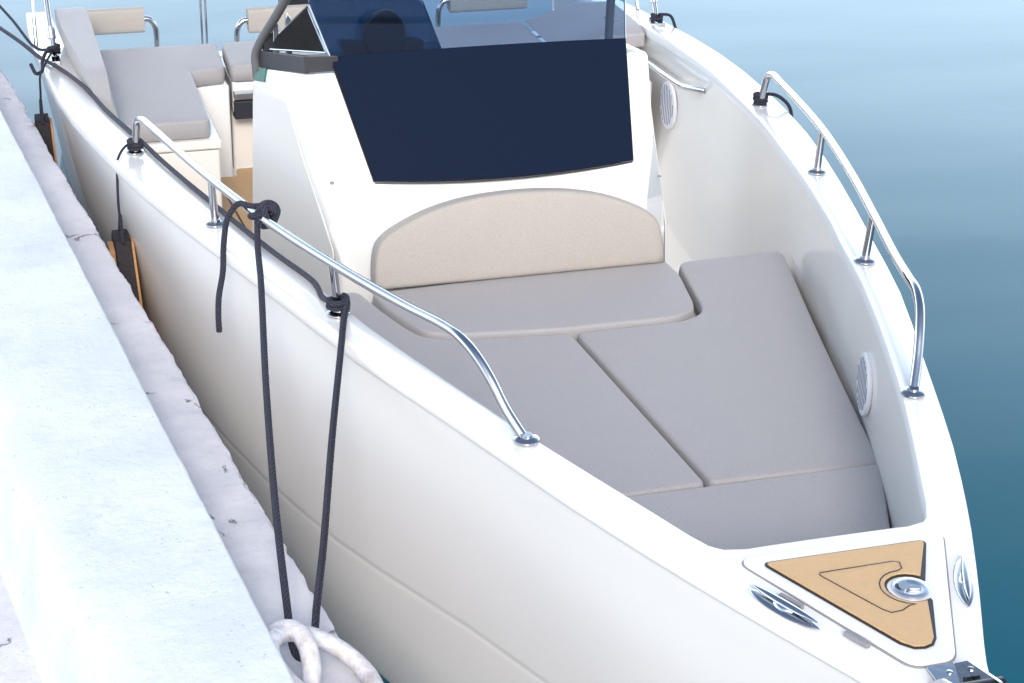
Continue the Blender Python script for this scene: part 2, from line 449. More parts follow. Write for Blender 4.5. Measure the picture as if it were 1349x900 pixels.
# gunwale tail caps and swim platform
box('swim_platform', -1.2, 1.2, 5.62, 6.34, .30, .40, M['gel'], BOAT, .02)
prism('transom', [(-1.2, 5.50), (1.2, 5.50), (1.2, 5.60), (-1.2, 5.60)], .02, .63, M['gel'], BOAT, .015)
for sg in (-1, 1):
    q = [(sg * (wi(6.35)), .30), (sg * (1.262), .30), (sg * (wo(6.36) - .004), sh(6.36) - .004), (sg * wi(6.35), sh(6.36) - .004)]
    prism('gunwale_end', q, 6.345, 6.375, M['gel'], BOAT, .008, frame=lambda a, b, c: (a, c, b))
# floor
fl = [(sg * 1) for sg in (1,)]
out = [(-(wi(y) - .035), y) for y in (.9, 1.3, 1.8, 2.3, 2.8, 3.3, 3.8, 4.02)]
out = out + [(-x, y) for x, y in reversed(out)]
prism('cockpit_floor', out, .06, .115, M['gel_in'], BOAT, 0)
out = [(-(wi(y) + .003), y) for y in (4.0, 4.3, 5, 5.5)] + [(.28, 5.5), (.28, 4.0)]
out2 = [(.28, 4.02), (wi(4.02) - .03, 4.02), (wi(4.7) - .03, 4.7), (wi(5.5) - .03, 5.5), (.28, 5.5)]
prism('cockpit_floor', out2, .058, .113, M['gel_in'], BOAT, 0)
prism('cockpit_floor', out, .06, .235, M['gel_in'], BOAT, .008)
def eva(name, poly, z, m1=M['tan'], par=BOAT, edge=.008):
    cx = sum(p[0] for p in poly) / len(poly); cy = sum(p[1] for p in poly) / len(poly)
    return prism(name, rnd(poly, .03), z, z + .008, m1, par, .002)
eva('deck_pad', [(-.93, 2.95), (-.66, 2.95), (-.745, 3.9), (-1.0, 3.95)], .118)
eva('deck_pad', [(-.985, 4.03), (-.70, 4.03), (-.70, 4.62), (-.735, 4.38), (-1.0, 4.38)], .238)
eva('deck_pad', [(-.685, 4.03), (-.08, 4.03), (-.08, 5.13), (-.565, 5.13), (-.565, 5.04), (-.685, 5.04)], .238)
prism('deck_seam', [(-.699, 4.04), (-.687, 4.04), (-.687, 5.03), (-.699, 5.03)], .237, .241, M['black'], BOAT, 0)
prism('deck_seam', [(-.62, 4.10), (-.612, 4.10), (-.655, 5.0), (-.663, 5.0)], .244, .2475, M['black'], BOAT, 0)

# bench under the bow cushions
out = [(-(wi(y) + .004), y) for y in (.60, .66, .8, 1.13, 1.5, 1.8, 2.1, 2.4, 2.66, 2.80)]
out = out + [(-x, y) for x, y in reversed(out)]
prism('bow_bench', out, .12, .605, M['gel_in'], BOAT, .006)

# ---- bow cushions
from mathutils.geometry import delaunay_2d_cdt
def cushion(name, poly, z0, z1, r=.03, m=M['fabric'], bevel=.011, par=BOAT, pipe=False, crown=.006, frame=None):
    """a padded cushion: rounded outline, round rim and a gently crowned, slightly puckered top"""
    out = rnd(poly, r, 5)
    o2 = []
    for i in range(len(out)):
        a = V(out[i - 1]); b = V(out[i]); L_ = (b - a).length
        if L_ < 1e-5: continue
        k = max(1, int(L_ / .03))
        for q in range(1, k + 1): o2.append(tuple(a + (b - a) * q / k))
    out = o2; n = len(out)
    f = frame or (lambda a, b, c: (a, b, c))
    A = sum(out[i][0] * out[(i + 1) % n][1] - out[(i + 1) % n][0] * out[i][1] for i in range(n))
    if A < 0: out = out[::-1]
    P = [V(p) for p in out]
    def dist(q):
        best = 9
        for i in range(n):
            a = P[i - 1]; b = P[i]; ab = b - a; t = max(0, min(1, (q - a).dot(ab) / ab.length_squared)); d = (q - a - ab * t).length
            if d < best: best = d
        return best
    def inside(q):
        c = False
        for i in range(n):
            a = P[i - 1]; b = P[i]
            if (a.y > q.y) != (b.y > q.y) and q.x < (b.x - a.x) * (q.y - a.y) / (b.y - a.y) + a.x: c = not c
        return c
    h = z1 - z0; bv = min(bevel, h * .45)
    pts = list(P); dd = [0.0] * n
    for ins in (bv * .06, bv * .25, bv * .55, bv, bv + .014):
        for i in range(n):
            t = (P[(i + 1) % n] - P[i - 1]).normalized(); q = P[i] + V((-t.y, t.x)) * ins
            if inside(q):
                d = dist(q)
                if d > ins * .93: pts.append(q); dd.append(d)
    x0 = min(p.x for p in P); x1 = max(p.x for p in P); y0 = min(p.y for p in P); y1 = max(p.y for p in P)
    st = .045; yy = y0
    while yy < y1:
        xx = x0
        while xx < x1:
            q = V((xx + random.uniform(-.006, .006), yy + random.uniform(-.006, .006)))
            if inside(q):
                d = dist(q)
                if d > bv + .03: pts.append(q); dd.append(d)
            xx += st
        yy += st
    rv, re, rf, ov, _, _ = delaunay_2d_cdt(pts, [(i, (i + 1) % n) for i in range(n)], [], 1, 1e-6)
    def zt_(q, d):
        e = min(d, bv)
        z = z1 - crown - bv + math.sqrt(max(0, bv * bv - (bv - e) ** 2))
        z += crown * (1 - math.exp(-max(0, d - bv) / .05))
        z += noise.noise(V((q.x * 5, q.y * 5, z1 * 31))) * .0018 * min(1, d / .05) + noise.noise(V((q.x * 16, q.y * 16, z1 * 17))) * .0007 * min(1, d / .03)
        return z
    vs = []
    idx = {}
    for i, q in enumerate(rv):
        src = ov[i][0] if ov[i] else None
        d = dd[src] if src is not None else dist(q)
        vs.append(f(q.x, q.y, zt_(q, d)))
        for k in ov[i]: idx[k] = i
    fs = [tuple(t) for t in rf]
    rows = [[idx[i] for i in range(n)]]
    for (ins, z) in ((-.003, z0 + h * .5), (0, z0 + bv * .5), (bv * .5, z0)):
        row = []
        for i in range(n):
            t = (P[(i + 1) % n] - P[i - 1]).normalized(); q = P[i] + V((-t.y, t.x)) * ins
            row.append(len(vs)); vs.append(f(q.x, q.y, z))
        rows.append(row)
    for a, b in zip(rows, rows[1:]):
        for i in range(n): fs.append((a[i], a[(i + 1) % n], b[(i + 1) % n], b[i]))
    o = mk(name, vs, fs, m, par)
    o.data.set_sharp_from_angle(angle=R(75))
    if pipe:
        pp = []
        for i in range(n):
            t = (P[(i + 1) % n] - P[i - 1]).normalized(); q = P[i] + V((-t.y, t.x)) * (bv * .2)
            pp.append(V(f(q.x, q.y, z1 - bv * .42 - crown)))
        v, ff, u = tube_geo(pp, .0026, 6, True)
        mk('piping', v, ff, m, o)
    return o
zc = .676
cushion('aft_sunpad_cushion', [(-.488, 2.750), (-.470, 2.63), (-.428, 2.50), (-.395, 2.425), (-.30, 2.388), (.02, 2.352), (.375, 2.352), (.445, 2.40), (.462, 2.45), (.497, 2.66), (.49, 2.80)], .612, zc + .008, [.01, .05, .05, .05, .05, 0, .06, .05, .05, .03, 0], crown=.003)
cushion('port_sunpad_cushion', [(.520, 2.69), (.535, 2.775), (.91, 2.79), (.765, 2.21), (.572, 1.372), (.101, 1.388), (.046, 2.334), (.385, 2.338), (.462, 2.38), (.484, 2.44)], .612, zc, [.03, .05, .06, .3, .02, .02, .02, .03, .05, .05], crown=.004)
cushion('starboard_sunpad_cushion', [(-.525, 2.79), (-.91, 2.79), (-.765, 2.21), (-.572, 1.372), (.085, 1.386), (.027, 2.335), (-.30, 2.372), (-.408, 2.412), (-.445, 2.50), (-.485, 2.63)], .612, zc, [.03, .06, .3, .02, .02, .02, .04, .05, .05, .05], crown=.004)
cushion('bow_cushion', [(-.568, 1.362), (.568, 1.362), (.46, 1.10), (.27, .63), (-.27, .63), (-.46, 1.10)], .612, zc + .006, [.02, .02, .05, .04, .04, .05], crown=.004)

# ---- console
CON = empty('console', (0, 3.3, .115), parent=BOAT)
ptsR = {'A': (.572, 3.251, 1.238), 'B': (.445, 2.86, .854), 'B0': (.44, 2.815, .60), 'C': (.62, 3.37, 1.122), 'D': (.593, 3.21, .965), 'E': (.567, 3.02, .80), 'F': (.548, 2.94, .73),
        'F0': (.552, 2.93, .12), 'R': (.665, 3.72, 1.13), 'R2': (.69, 3.72, 1.075), 'R3': (.73, 3.72, .12), 'B1': (.44, 2.815, .12), 'M': (.517, 3.01, 1.002), 'T': (.60, 3.75, .98), 'T3': (.60, 3.80, .12), 'K': (.555, 3.285, 1.222), 'L': (.55, 3.345, 1.00), 'Q': (.625, 3.72, 1.125), 'Q2': (.60, 3.72, .98)}
keys = list(ptsR); vs = []; ix = {}
for sg in (-1, 1):
    for k in keys:
        ix[(k, sg)] = len(vs); x, y, z = ptsR[k]; vs.append((sg * x, y, z))
fs = []
for sg in (-1, 1):
    I = lambda s: [ix[(k, sg)] for k in s.split()]
    for s in ('A C D M', 'M D E B', 'B E F B0', 'B0 F F0 B1', 'A R R2 C', 'C R2 R3 F0 F E D', 'R Q Q2 T T3 R3 R2', 'A K Q R', 'K L Q2 Q'):
        fs.append(tuple(I(s)))
J = lambda a, b: [ix[(a, -1)], ix[(a, 1)], ix[(b, 1)], ix[(b, -1)]]
for a, b in (('A', 'M'), ('M', 'B'), ('B', 'B0'), ('B0', 'B1'), ('A', 'K'), ('K', 'L'), ('L', 'Q2'), ('Q2', 'T'), ('T', 'T3')): fs.append(tuple(J(a, b)))
cb = mk('console_body', vs, fs, M['gel'], CON, bevel=.016, seg=4, angle=9)
# side panels in the textured finish, inset look
for sg in (-1, 1):
    P = []
    for k, (dy_, dz_) in (('C', (.015, -.020)), ('R2', (-.02, -.022)), ('R3', (-.02, .02)), ('F0', (.03, .02)), ('F', (.035, -.0)), ('E', (.030, -.005)), ('D', (.026, -.012))):
        x, y, z = ptsR[k]; P.append((y + dy_, z + dz_))
    pl = lambda y, z: .69 + .194 * (y - 3.72) - .042 * (z - 1.075)
    prism('side_panel', rnd(P, .02), .001, .0045, M['nonskid'], CON, .0012, frame=lambda a, b, c, sg=sg: (sg * (pl(a, b) + c), a, b))
# dark windscreen panel + clear glass above
nn = V((0, -.7127, .7015))
def gpt(u, s, off=.012):
    hw = .430 + .070 * min(s, 1) + .09 * max(0, s - 1)
    x = u * hw
    q = V((x, 2.966 + .319 * s, .958 + .312 * s))
    bow = (1 - u * u)
    q += nn * (off + .012 * bow)
    dr = -.030 * bow * (1 - min(s, 1)) 
    q += V((0, .7149, .6992)) * dr
    return q
def gridsheet(name, f, nu, nv, m, par, th):
    vs = [f(i / nu, j / nv) for j in range(nv + 1) for i in range(nu + 1)]
    fs = [(j * (nu + 1) + i, j * (nu + 1) + i + 1, (j + 1) * (nu + 1) + i + 1, (j + 1) * (nu + 1) + i) for j in range(nv) for i in range(nu)]
    return mk(name, vs, fs, m, par, solid=th)
gridsheet('lower_windscreen', lambda a, b: gpt(a * 2 - 1, b), 24, 8, M['navy'], CON, .006)
def gup(a, b):
    u = a * 2 - 1
    top = 1.44 + .55 * (1 - u ** 4)
    return gpt(u, 1.004 + (top - 1.004) * b)
gridsheet('windscreen', gup, 24, 8, M['glass'], CON, .003)
for sg in (-1, 1):      # console body filler edge lip that seats the screen
    tube('seat_lip', [gpt(sg * 1.003, 0, .006), gpt(sg * 1.003, 1, .006)], .0025, M['black'], CON, smooth=0, seg=6)
tube('seat_lip', [gpt(-1 + i / 8, -.006, .004) for i in range(17)], .0025, M['black'], CON, smooth=0, seg=6)
# charcoal trim round the console shoulder, side glass
for sg in (-1,):
    vs = []
    for (x, y, z, h) in ((.50, 3.262, 1.238, .050), (.583, 3.280, 1.232, .055), (.662, 3.70, 1.122, .066), (.662, 3.745, 1.10, .03)):
        for (dx, dz) in ((0, 0), (.004, h), (-.022, h), (-.022, 0)): vs.append((sg * (x + dx), y, z + dz))
    fs = [(0, 1, 2, 3), (12, 15, 14, 13)] + [(i * 4 + k, i * 4 + (k + 1) % 4, i * 4 + 4 + (k + 1) % 4, i * 4 + 4 + k) for i in range(3) for k in range(4)]
    mk('screen_trim', vs, fs, M['trim'], CON, bevel=.004, seg=2)
    a, b, c = V((sg * .512, 3.296, 1.290)), V((sg * .645, 3.59, 1.225)), V((sg * .546, 3.425, 1.408))
    a2, b2, c2 = [p + V((0, .004, .0)) for p in (a, b, c)]
    d = (b - a) * .82 + a + V((0, .0, .055))
    mk('side_glass', [a, b, d, c], [(0, 1, 2, 3)], M['glass_side'], CON, solid=.004)
    tube('glass_edge', [a, b, d, c, a], .0032, M['steel2'], CON, smooth=0, seg=6)
    pass
for sg in (-1, 1):
    tube('glass_edge', [gpt(sg, 1.0), gpt(sg, 1.44)], .0030, M['steel2'], CON, smooth=0, seg=6)
# navigation lights
for sg, m in ((-1, M['green']), (1, M['red'])):
    def fr(a, b, c, sg=sg):
        lo = V(ptsR['C']).lerp(V(ptsR['R2']), (a - 3.37) / .35); hi_ = V(ptsR['A']).lerp(V(ptsR['R']), (a - 3.251) / .469)
        q = lo.lerp(hi_, b) + V((.80, -.1, .58)) * c
        return (sg * q.x, q.y, q.z)
    prism('navigation_light', rnd([(3.605, .22), (3.70, .12), (3.705, .78), (3.63, .92)], .012, 3), -.004, .007, m, CON, .003, frame=fr)
# handrail of the screen
tube('screen_handrail', [(-.672, 3.72, 1.09), (-.675, 3.715, 1.17), (-.664, 3.69, 1.215), (-.62, 3.53, 1.37), (-.57, 3.36, 1.54), (-.50, 3.30, 1.64), (-.38, 3.28, 1.67), (.38, 3.28, 1.67), (.52, 3.40, 1.65), (.588, 3.64, 1.50), (.594, 3.70, 1.30), (.595, 3.71, 1.0)], .0155, M['darktube'], CON)
for (x, z) in ((.508, 1.045), (-.497, 1.02 - .0)):
    pass
# little screw caps
for (x, y, z) in ((0, 2.915, .905), (-.548, 3.06, .93), (.535, 2.99, .885)):
    lathe('screw_cap', [(.007, 0), (.007, .004), (.004, .006)], (x, y - .006, z + .004), M['gap_fitting'], CON, 10)
# helm
box('dash_block', -.545, -.075, 3.40, 3.70, .985, 1.17, M['black'], CON, .02, 3)
prism('helm_visor', rnd([(-.528, 1.400), (-.138, 1.386), (-.070, 1.2), (-.455, 1.2)], [.03, .04, 0, 0]), 3.50, 3.505, M['acrylic'], CON, 0, frame=lambda a, b, c: (a, c + (b - 1.2) * .25, b))
tube('visor_edge', [(-.145, 3.544, 1.384), (-.130, 3.540, 1.37), (-.072, 3.503, 1.2)], .0035, M['steel2'], CON, smooth=0, seg=6)
wheel = tube('steering_wheel', [(-.283 + .066 * math.cos(a), 3.460, 1.292 + .070 * math.sin(a)) for a in [i * math.pi / 8 for i in range(16)]],   .008, M['leather'], CON, closed=True, smooth=3, seg=8)
prism('wheel_cover', [(-.283 + .070 * math.cos(a), 1.292 + .084 * math.sin(a)) for a in [i * math.pi / 12 for i in range(24)]], 3.445, 3.465, M['leather'], wheel, .006, frame=lambda a, b, c: (a, c, b))
prism('dash_cowl', rnd([(-.395, 1.16), (-.17, 1.16), (-.140, 1.255), (-.185, 1.268), (-.375, 1.268), (-.430, 1.275)], .014), 3.468, 3.490, M['leather'], CON, .01, frame=lambda a, b, c: (a, c, b))
for (x, z1) in ((-.618, 1.30), (-.575, 1.315)):
    lv = prism('throttle_lever', [(x - .011, 1.12), (x + .012, 1.12), (x + .009, z1), (x - .002, z1 + .02), (x - .010, z1)], 3.62, 3.64, M['steel2'], CON, .004, frame=lambda a, b, c: (a, c, b))
box('throttle_base', -.64, -.55, 3.58, 3.68, 1.10, 1.165, M['black'], CON, .012, 3)
prism('helm_bracket', rnd([(-.655, 1.13), (-.605, 1.13), (-.612, 1.25), (-.64, 1.27), (-.652, 1.23)], .01), 3.66, 3.70, M['leather'], CON, .006, frame=lambda a, b, c: (a, c, b))

# backrest pad on the front of the console
half = [(.478, .0), (.474, .08), (.458, .140), (.425, .172), (.36, .206), (.28, .236), (.18, .258), (.08, .268), (0, .270)]
outl = catmull([(-a, b, 0) for a, b in half] + [(a, b, 0) for a, b in reversed(half[:-1])], 3); outl = [(p.x, p.y) for p in outl]
def bframe(a, b, c):   # c is depth behind the face (negative = towards the viewer)
    return (a, 2.738 + b * .235 - c * .97, .688 + b * .972 - c * -.235 * -1 * -1)
cushion('console_backrest', outl, -.082, 0.0, 0, M['fabric_warmlit'], .014, CON, False, .003, frame=lambda a, b, c: (a, 2.738 + b * .235 - c * .972, .688 + b * .972 + c * -.235 * -1))

# ---- rails
def rail(sg):
    r = empty('bow_rail', (sg * .9, 2.3, .98), parent=BOAT)
    S = lambda x, y, z: (sg * x, y, z)
    b4 = (1.118, 3.52, sh(3.52)); b1 = (.487, 1.105, sh(1.1))
    path = [S(b4[0], b4[1], b4[2]), S(1.114, 3.49, .99), S(1.110, 3.455, 1.050), S(1.100, 3.39, 1.076), S(1.080, 3.28, 1.084), S(1.035, 3.02, 1.098), S(.973, 2.70, 1.112), S(.870, 2.28, 1.126), S(.768, 1.928, 1.142), S(.66, 1.58, 1.165),
            S(.605, 1.40, 1.184), S(.585, 1.32, 1.186), S(.566, 1.26, 1.168), S(.545, 1.21, 1.13), S(.520, 1.160, 1.07), S(*b1)]
    tube('top_tube', path, .0125, M['steel'], r, seg=20)
    for (bx, by, tx, tz) in ((.967, 2.705, .973, 1.110), (.756, 1.925, .768, 1.140)):
        tube('stanchion', [S(bx, by, sh(by)), S(tx, by, tz)], .0115, M['steel'], r, smooth=0, seg=20)
    for (bx, by) in ((.967, 2.705), (.756, 1.925), (b1[0], b1[1]), (b4[0], b4[1])):
        o = lathe('base_flange', [(.030, .003), (.030, .007), (.026, .010), (.015, .012), (.014, .018)], (sg * bx, by, sh(by) + .002), M['steel'], r)
    return r
rail(-1); rail(1)

# ---- grab handle on the port liner
g = tube('grab_handle', [(1.185, 4.96, .70), (1.165, 4.93, .700), (1.155, 4.88, .702), (1.125, 4.36, .744), (1.125, 4.30, .750), (1.14, 4.22, .765), (1.165, 4.14, .778)], .013, M['steel'], BOAT)
# ---- speakers
def speaker(c, rad):
    y0, z0 = c
    e = empty('speaker', (wi(y0), y0, z0), parent=BOAT)
    f = lambda a, b, k: (wi(y0 + a) + .010 - k, y0 + a, z0 + b)
    ring = [(rad * math.cos(t), rad * math.sin(t)) for t in [i * math.pi / 20 for i in range(40)]]
    prism('speaker_ring', ring, 0, .016, M['grille'], e, .005, frame=f)
    ring = [(rad * .86 * math.cos(t), rad * .86 * math.sin(t)) for t in [i * math.pi / 16 for i in range(32)]]
    n = 8
    for sgn in (-1, 1):
        vs = []; fs = []
        for i in range(n):
            a = -rad * .80 + i * rad * 1.60 / (n - 1); h = math.sqrt(max(0, (rad * .84) ** 2 - a * a)); w = rad * .036
            lo = 0
            if h < lo + .004: continue
            b = len(vs)
            for k in (.0155, .0168):
                for (aa, bb) in ((a - w, lo), (a + w, lo), (a + w, h), (a - w, h)): vs.append(f(aa + bb * .10, sgn * bb, k))
            fs += [(b, b + 1, b + 2, b + 3), (b + 4, b + 5, b + 6, b + 7)] + [(b + q, b + (q + 1) % 4, b + 4 + (q + 1) % 4, b + 4 + q) for q in range(4)]
        mk('speaker_grille', vs, fs, M['slot'], e, smooth=False)
speaker((4.61, .566), .102); speaker((1.605, .782), .086)

# ---- anchor locker hatch on the foredeck
zt = sh(.3) + .0045
HT = empty('anchor_hatch', (0, .3, zt), parent=BOAT)
rec = rnd([(-.228, .500), (.250, .500), (.046, .060), (-.046, .060)], [.045, .045, .03, .03], 8)
prism('hatch_gap_shade', rec, zt - .004, zt + .0015, M['gap_fitting'], HT, 0)  # grey slab painting the soft shadow in the gap round the lid
def inset(poly, d):
    n = len(poly); o = []
    A = sum(poly[i][0] * poly[(i + 1) % n][1] - poly[(i + 1) % n][0] * poly[i][1] for i in range(n)); sg = 1 if A > 0 else -1
    for i in range(n):
        a = V(poly[i - 1]); b = V(poly[(i + 1) % n]); t = (b - a).normalized(); o.append((poly[i][0] - t.y * sg * d, poly[i][1] + t.x * sg * d))
    def dd(q):
        return min((V(q) - V(poly[k - 1]) - (V(poly[k]) - V(poly[k - 1])) * max(0, min(1, (V(q) - V(poly[k - 1])).dot(V(poly[k]) - V(poly[k - 1])) / max(1e-12, (V(poly[k]) - V(poly[k - 1])).length_squared)))).length for k in range(n))
    return [q for q in o if dd(q) > d * .88]
lid = prism('hatch_lid', inset(rec, .0035), zt - .002, zt + .008, M['gel'], HT, .004, 3)
zl = zt + .008
pad = [(-.172, .462), (.182, .462), (.1185, .3085)]
def arc(cx, cy, r, a0, a1, n=10):
    return [(cx + r * math.cos(R(a0 + (a1 - a0) * i / n)), cy + r * math.sin(R(a0 + (a1 - a0) * i / n))) for i in range(n + 1)]
LC = (.070, .300)
nA = arc(LC[0], LC[1], .047, 25, 298, 16)
padp = rnd([(-.182, .462), (.186, .462)], 0) and (rnd([(-.184, .463), (.188, .463), (.119, .320), (.02, .20), (-.03, .115)], [.022, .022, 0, 0, 0])[:12])
padp = padp + nA[0:] + [(.0925, .250), (.037, .128), (.022, .110), (.002, .104), (-.020, .108), (-.040, .130)]
prism('pad_border', padp, zl + .0005, zl + .003, M['black'], lid, 0)
prism('teak_pad', inset(padp, .0055), zl + .0015, zl + .006, M['tan'], lid, .0015)
inner = [(-.088, .388), (-.084, .394), (.078, .397), (.090, .390), (.084, .368)] + arc(LC[0], LC[1], .062, 88, 252, 10) + [(.036, .240), (.016, .228), (-.010, .226), (-.022, .242), (-.086, .380)]
v, f_, u = tube_geo([V((x, y, zl + .0058)) for x, y in inner], .0016, 6, True)
mk('pad_groove', v, f_, M['black'], lid)
la = lathe('hatch_latch', [(.037, 0), (.037, .004), (.0355, .0052), (.022, .0052), (.021, .0045), (.008, .0045)], (LC[0], LC[1], zl + .001), M['satin'], HT, 28)
prism('latch_handle', rnd([(.050, .318), (.068, .322), (.066, .305), (.088, .296), (.086, .284), (.060, .292), (.052, .286), (.044, .298)], .005), zl + .006, zl + .010, M['steel'], la, .002)
prism('latch_well', [(.052 + .013 * math.cos(t), .306 + .013 * math.sin(t)) for t in [i * math.pi / 8 for i in range(16)]], zl + .0055, zl + .0068, M['black'], la, 0)
for (a, b) in (((-.190, .350), (-.164, .297)), ((-.121, .196), (-.096, .144))):
    a = V((*a, 0)); b = V((*b, 0)); t = (b - a).normalized(); nrm = V((-t.y, t.x, 0)) * .0055
    prism('hatch_hinge', [((a + nrm).x, (a + nrm).y), ((b + nrm).x, (b + nrm).y), ((b - nrm).x, (b - nrm).y), ((a - nrm).x, (a - nrm).y)], zt, zt + .011, M['gap_fitting'], HT, .002)

# ---- cleats
for sg in (-1, 1):
    a = V((sg * .236, .396, 0)); b = V((sg * .160, .226, 0)); t = (b - a); L_ = t.length; t.normalize(); nv = V((-t.y, t.x, 0)); c = (a + b) / 2
    e = empty('cleat', (c.x, c.y, zt), parent=BOAT)
    W_ = lambda s, q: ((c + t * s * L_ / 2 + nv * q).x, (c + t * s * L_ / 2 + nv * q).y)
    def blade(nm, l, w, z0, h, m, p):
        vs = []; fs = []; N_, K_ = 20, 12
        for i in range(N_ + 1):
            q = -1 + 2 * i / N_; f_ = (1 - abs(q) ** 2.2) ** .8 + .02
            for k in range(K_):
                a = 2 * math.pi * k / K_
                P = c + t * q * l / 2 + nv * math.cos(a) * w * f_
                vs.append((P.x, P.y, z0 + math.sin(a) * h * (f_ ** .7)))
        for i in range(N_):
            for k in range(K_): fs.append((i * K_ + k, i * K_ + (k + 1) % K_, (i + 1) * K_ + (k + 1) % K_, (i + 1) * K_ + k))
        fs.append(tuple(range(K_))[::-1]); fs.append(tuple(N_ * K_ + k for k in range(K_)))
        return mk(nm, vs, fs, m, p)
    blade('cleat_base', L_, .022, zt, .006, M['steel'], e)
    blade('cleat_horn', L_ * .94, .0095, zt + .0125, .006, M['steel'], e)
    blade('cleat_hub', L_ * .30, .015, zt + .006, .008, M['steel2'], e)

# ---- anchor roller on the stem head
RO = empty('anchor_roller', (.0, 0, sh(0)), parent=BOAT)
zr = sh(0) + .008
prism('roller_plate', [(-.022, .056), (.034, .056), (.034, -.20), (-.034, -.20)], zr, zr + .005, M['steel'], RO, .001)
prism('roller_cheek', rnd([(.056, zr + .002), (.010, zr + .040), (-.10, zr + .068), (-.24, zr + .068), (-.24, zr - .02), (.0, zr + .002)], .006), .034, .040, M['steel'], RO, .001, frame=lambda a, b, c: (c, a, b))
prism('roller_cheek', rnd([(.010, zr + .004), (-.03, zr + .040), (-.10, zr + .062), (-.24, zr + .062), (-.24, zr - .02), (.0, zr + .002)], .006), -.040, -.034, M['steel'], RO, .001, frame=lambda a, b, c: (c, a, b))
v, f_, u = tube_geo([V((-.033, -.085, zr + .042)), V((.054, -.085, zr + .042))], .020, 20)
mk('roller_wheel', v, f_, M['black'], RO)
v, f_, u = tube_geo([V((.020, -.015, zr + .012)), V((.033, -.015, zr + .012))], .009, 16)
mk('roller_pin', v, f_, M['black'], RO)
lathe('plate_screw', [(.006, 0), (.006, .002), (.003, .003)], (.012, .028, zr + .005), M['steel2'], RO, 12)

# ---- stern seating
box('starboard_seat_base', -1.16, -.722, 4.40, 5.06, .11, .600, M['gel_in'], BOAT, .012, 3)
box('seat_lid', -1.16, -.715, 4.385, 5.05, .603, .640, M['gel_in'], BOAT, .010, 3)
box('stern_seat_base', -1.16, -.585, 5.06, 5.46, .11, .640, M['gel'], BOAT, .012, 3)
cushion('starboard_seat_cushion', [(-1.14, 4.41), (-.752, 4.41), (-.742, 5.045), (-.60, 5.075), (-.583, 5.43), (-1.14, 5.43)], .643, .722, [.03, .03, .005, .03, .03, .03], crown=.006)
cushion('centre_seat_cushion', [(-.572, 5.085), (-.12, 5.085), (-.12, 5.43), (-.560, 5.43)], .643, .722, .03, crown=.006)
box('centre_seat_base', -.568, -.10, 5.10, 5.46, .50, .640, M['gel'], BOAT, .012, 3)
box('centre_seat_base', -.568, -.10, 5.16, 5.46, .11, .495, M['gel_in'], BOAT, .012, 3)
box('locker_drawer', -.565, -.30, 5.08, 5.15, .48, .560, M['leather'], BOAT, .006)
box('locker_drawer', -.565, -.30, 5.065, 5.15, .57, .600, M['steel2'], BOAT, .004)
cushion('port_seat_cushion', [(.30, 4.75), (.86, 4.75), (.80, 5.06), (.80, 5.47), (.36, 5.47), (.34, 5.1)], .643, .722, .03, crown=.006)
box('port_seat_base', .30, 1.16, 4.72, 5.46, .11, .640, M['gel'], BOAT, .012, 3)
# side bolsters
def bolster(name, sg, y0, y1, xi0, xi1, z1, m):
    prof = lambda y: 1
    vs = []; fs = []
    n = 14
    for i in range(n + 1):
        y = y0 + (y1 - y0) * i / n
        t = min(1, (i / n) / .16); t2 = min(1, (1 - i / n) / .05)
        top = .742 + (z1 - .742) * (.62 + .38 * math.sin(t * math.pi / 2)) * (.9 + .1 * t2)
        xo = wi(y) + .012 + .02 * min(1, (y - y0) / .8) if sg < 0 else wi(y) - .008
        for (x, z) in ((xo, .86 if xo > wi(y) else .73), (xo, top), (xi1, top), (xi0, .725), (xi0 + .03, .718), (wi(y) - .01, .72)):
            vs.append((sg * x, y, z))
    for i in range(n):
        for k in range(6): fs.append((i * 6 + k, i * 6 + (k + 1) % 6, i * 6 + 6 + (k + 1) % 6, i * 6 + 6 + k))
    fs.append(tuple(range(6))[::-1]); fs.append(tuple(n * 6 + k for k in range(6)))
    return mk(name, vs, fs, m, BOAT, bevel=.014, seg=4, angle=30)
bolster('side_backrest', -1, 4.30, 5.42, 1.09, 1.125, .925, M['fabric'])
bolster('side_backrest', 1, 4.95, 5.44, .80, 1.03, .80, M['fabric'])
prism('bolster_end', rnd([(1.08, .70), (1.196, .70), (1.196, .79), (1.08, .81)], .01), 5.10, 5.16, M['fabric_warmlit'], BOAT, .008, frame=lambda a, b, c: (a, c, b))
# round stern backrests on steel tubes
def back_roll(x0, x1, zc_, y, ends):
    e = empty('stern_backrest', ((x0 + x1) / 2, y, .70), parent=BOAT)
    prism('backrest_pad', rnd([(y - .035, zc_ - .055), (y + .035, zc_ - .05), (y + .05, zc_ + .045), (y - .02, zc_ + .055)], .02), x0, x1, M['fabric_warmlit'], e, .012, 3, frame=lambda a, b, c: (c, a, b))
    for sg, x in ends:
        tube('backrest_tube', [(x - sg * .05, y, zc_), (x, y, zc_), (x + sg * .025, y, zc_ - .005), (x + sg * .045, y, zc_ - .035), (x + sg * .05, y, .62)], .0125, M['steel'], e)
back_roll(-1.12, -.865, .785, 5.62, ((1, -.865),))
back_roll(-.415, .05, .752, 5.62, ((-1, -.415), (1, .05)))
back_roll(.50, .86, .79, 5.62, ((-1, .50),))
# thin twin staff at the stern
tube('stern_staff', [(-.620, 5.60, .60), (-.622, 5.60, 1.3)], .005, M['steel2'], BOAT, smooth=0, seg=8)
tube('stern_staff', [(-.600, 5.60, .60), (-.600, 5.60, 1.3)], .005, M['steel2'], BOAT, smooth=0, seg=8)
# table in the port cockpit
box('cockpit_table', .0, .33, 4.86, 5.20, .655, .675, M['teakbrown'], BOAT, .006)
tube('table_post', [(.17, 5.0, .12), (.17, 5.0, .655)], .022, M['steel2'], BOAT, smooth=0)
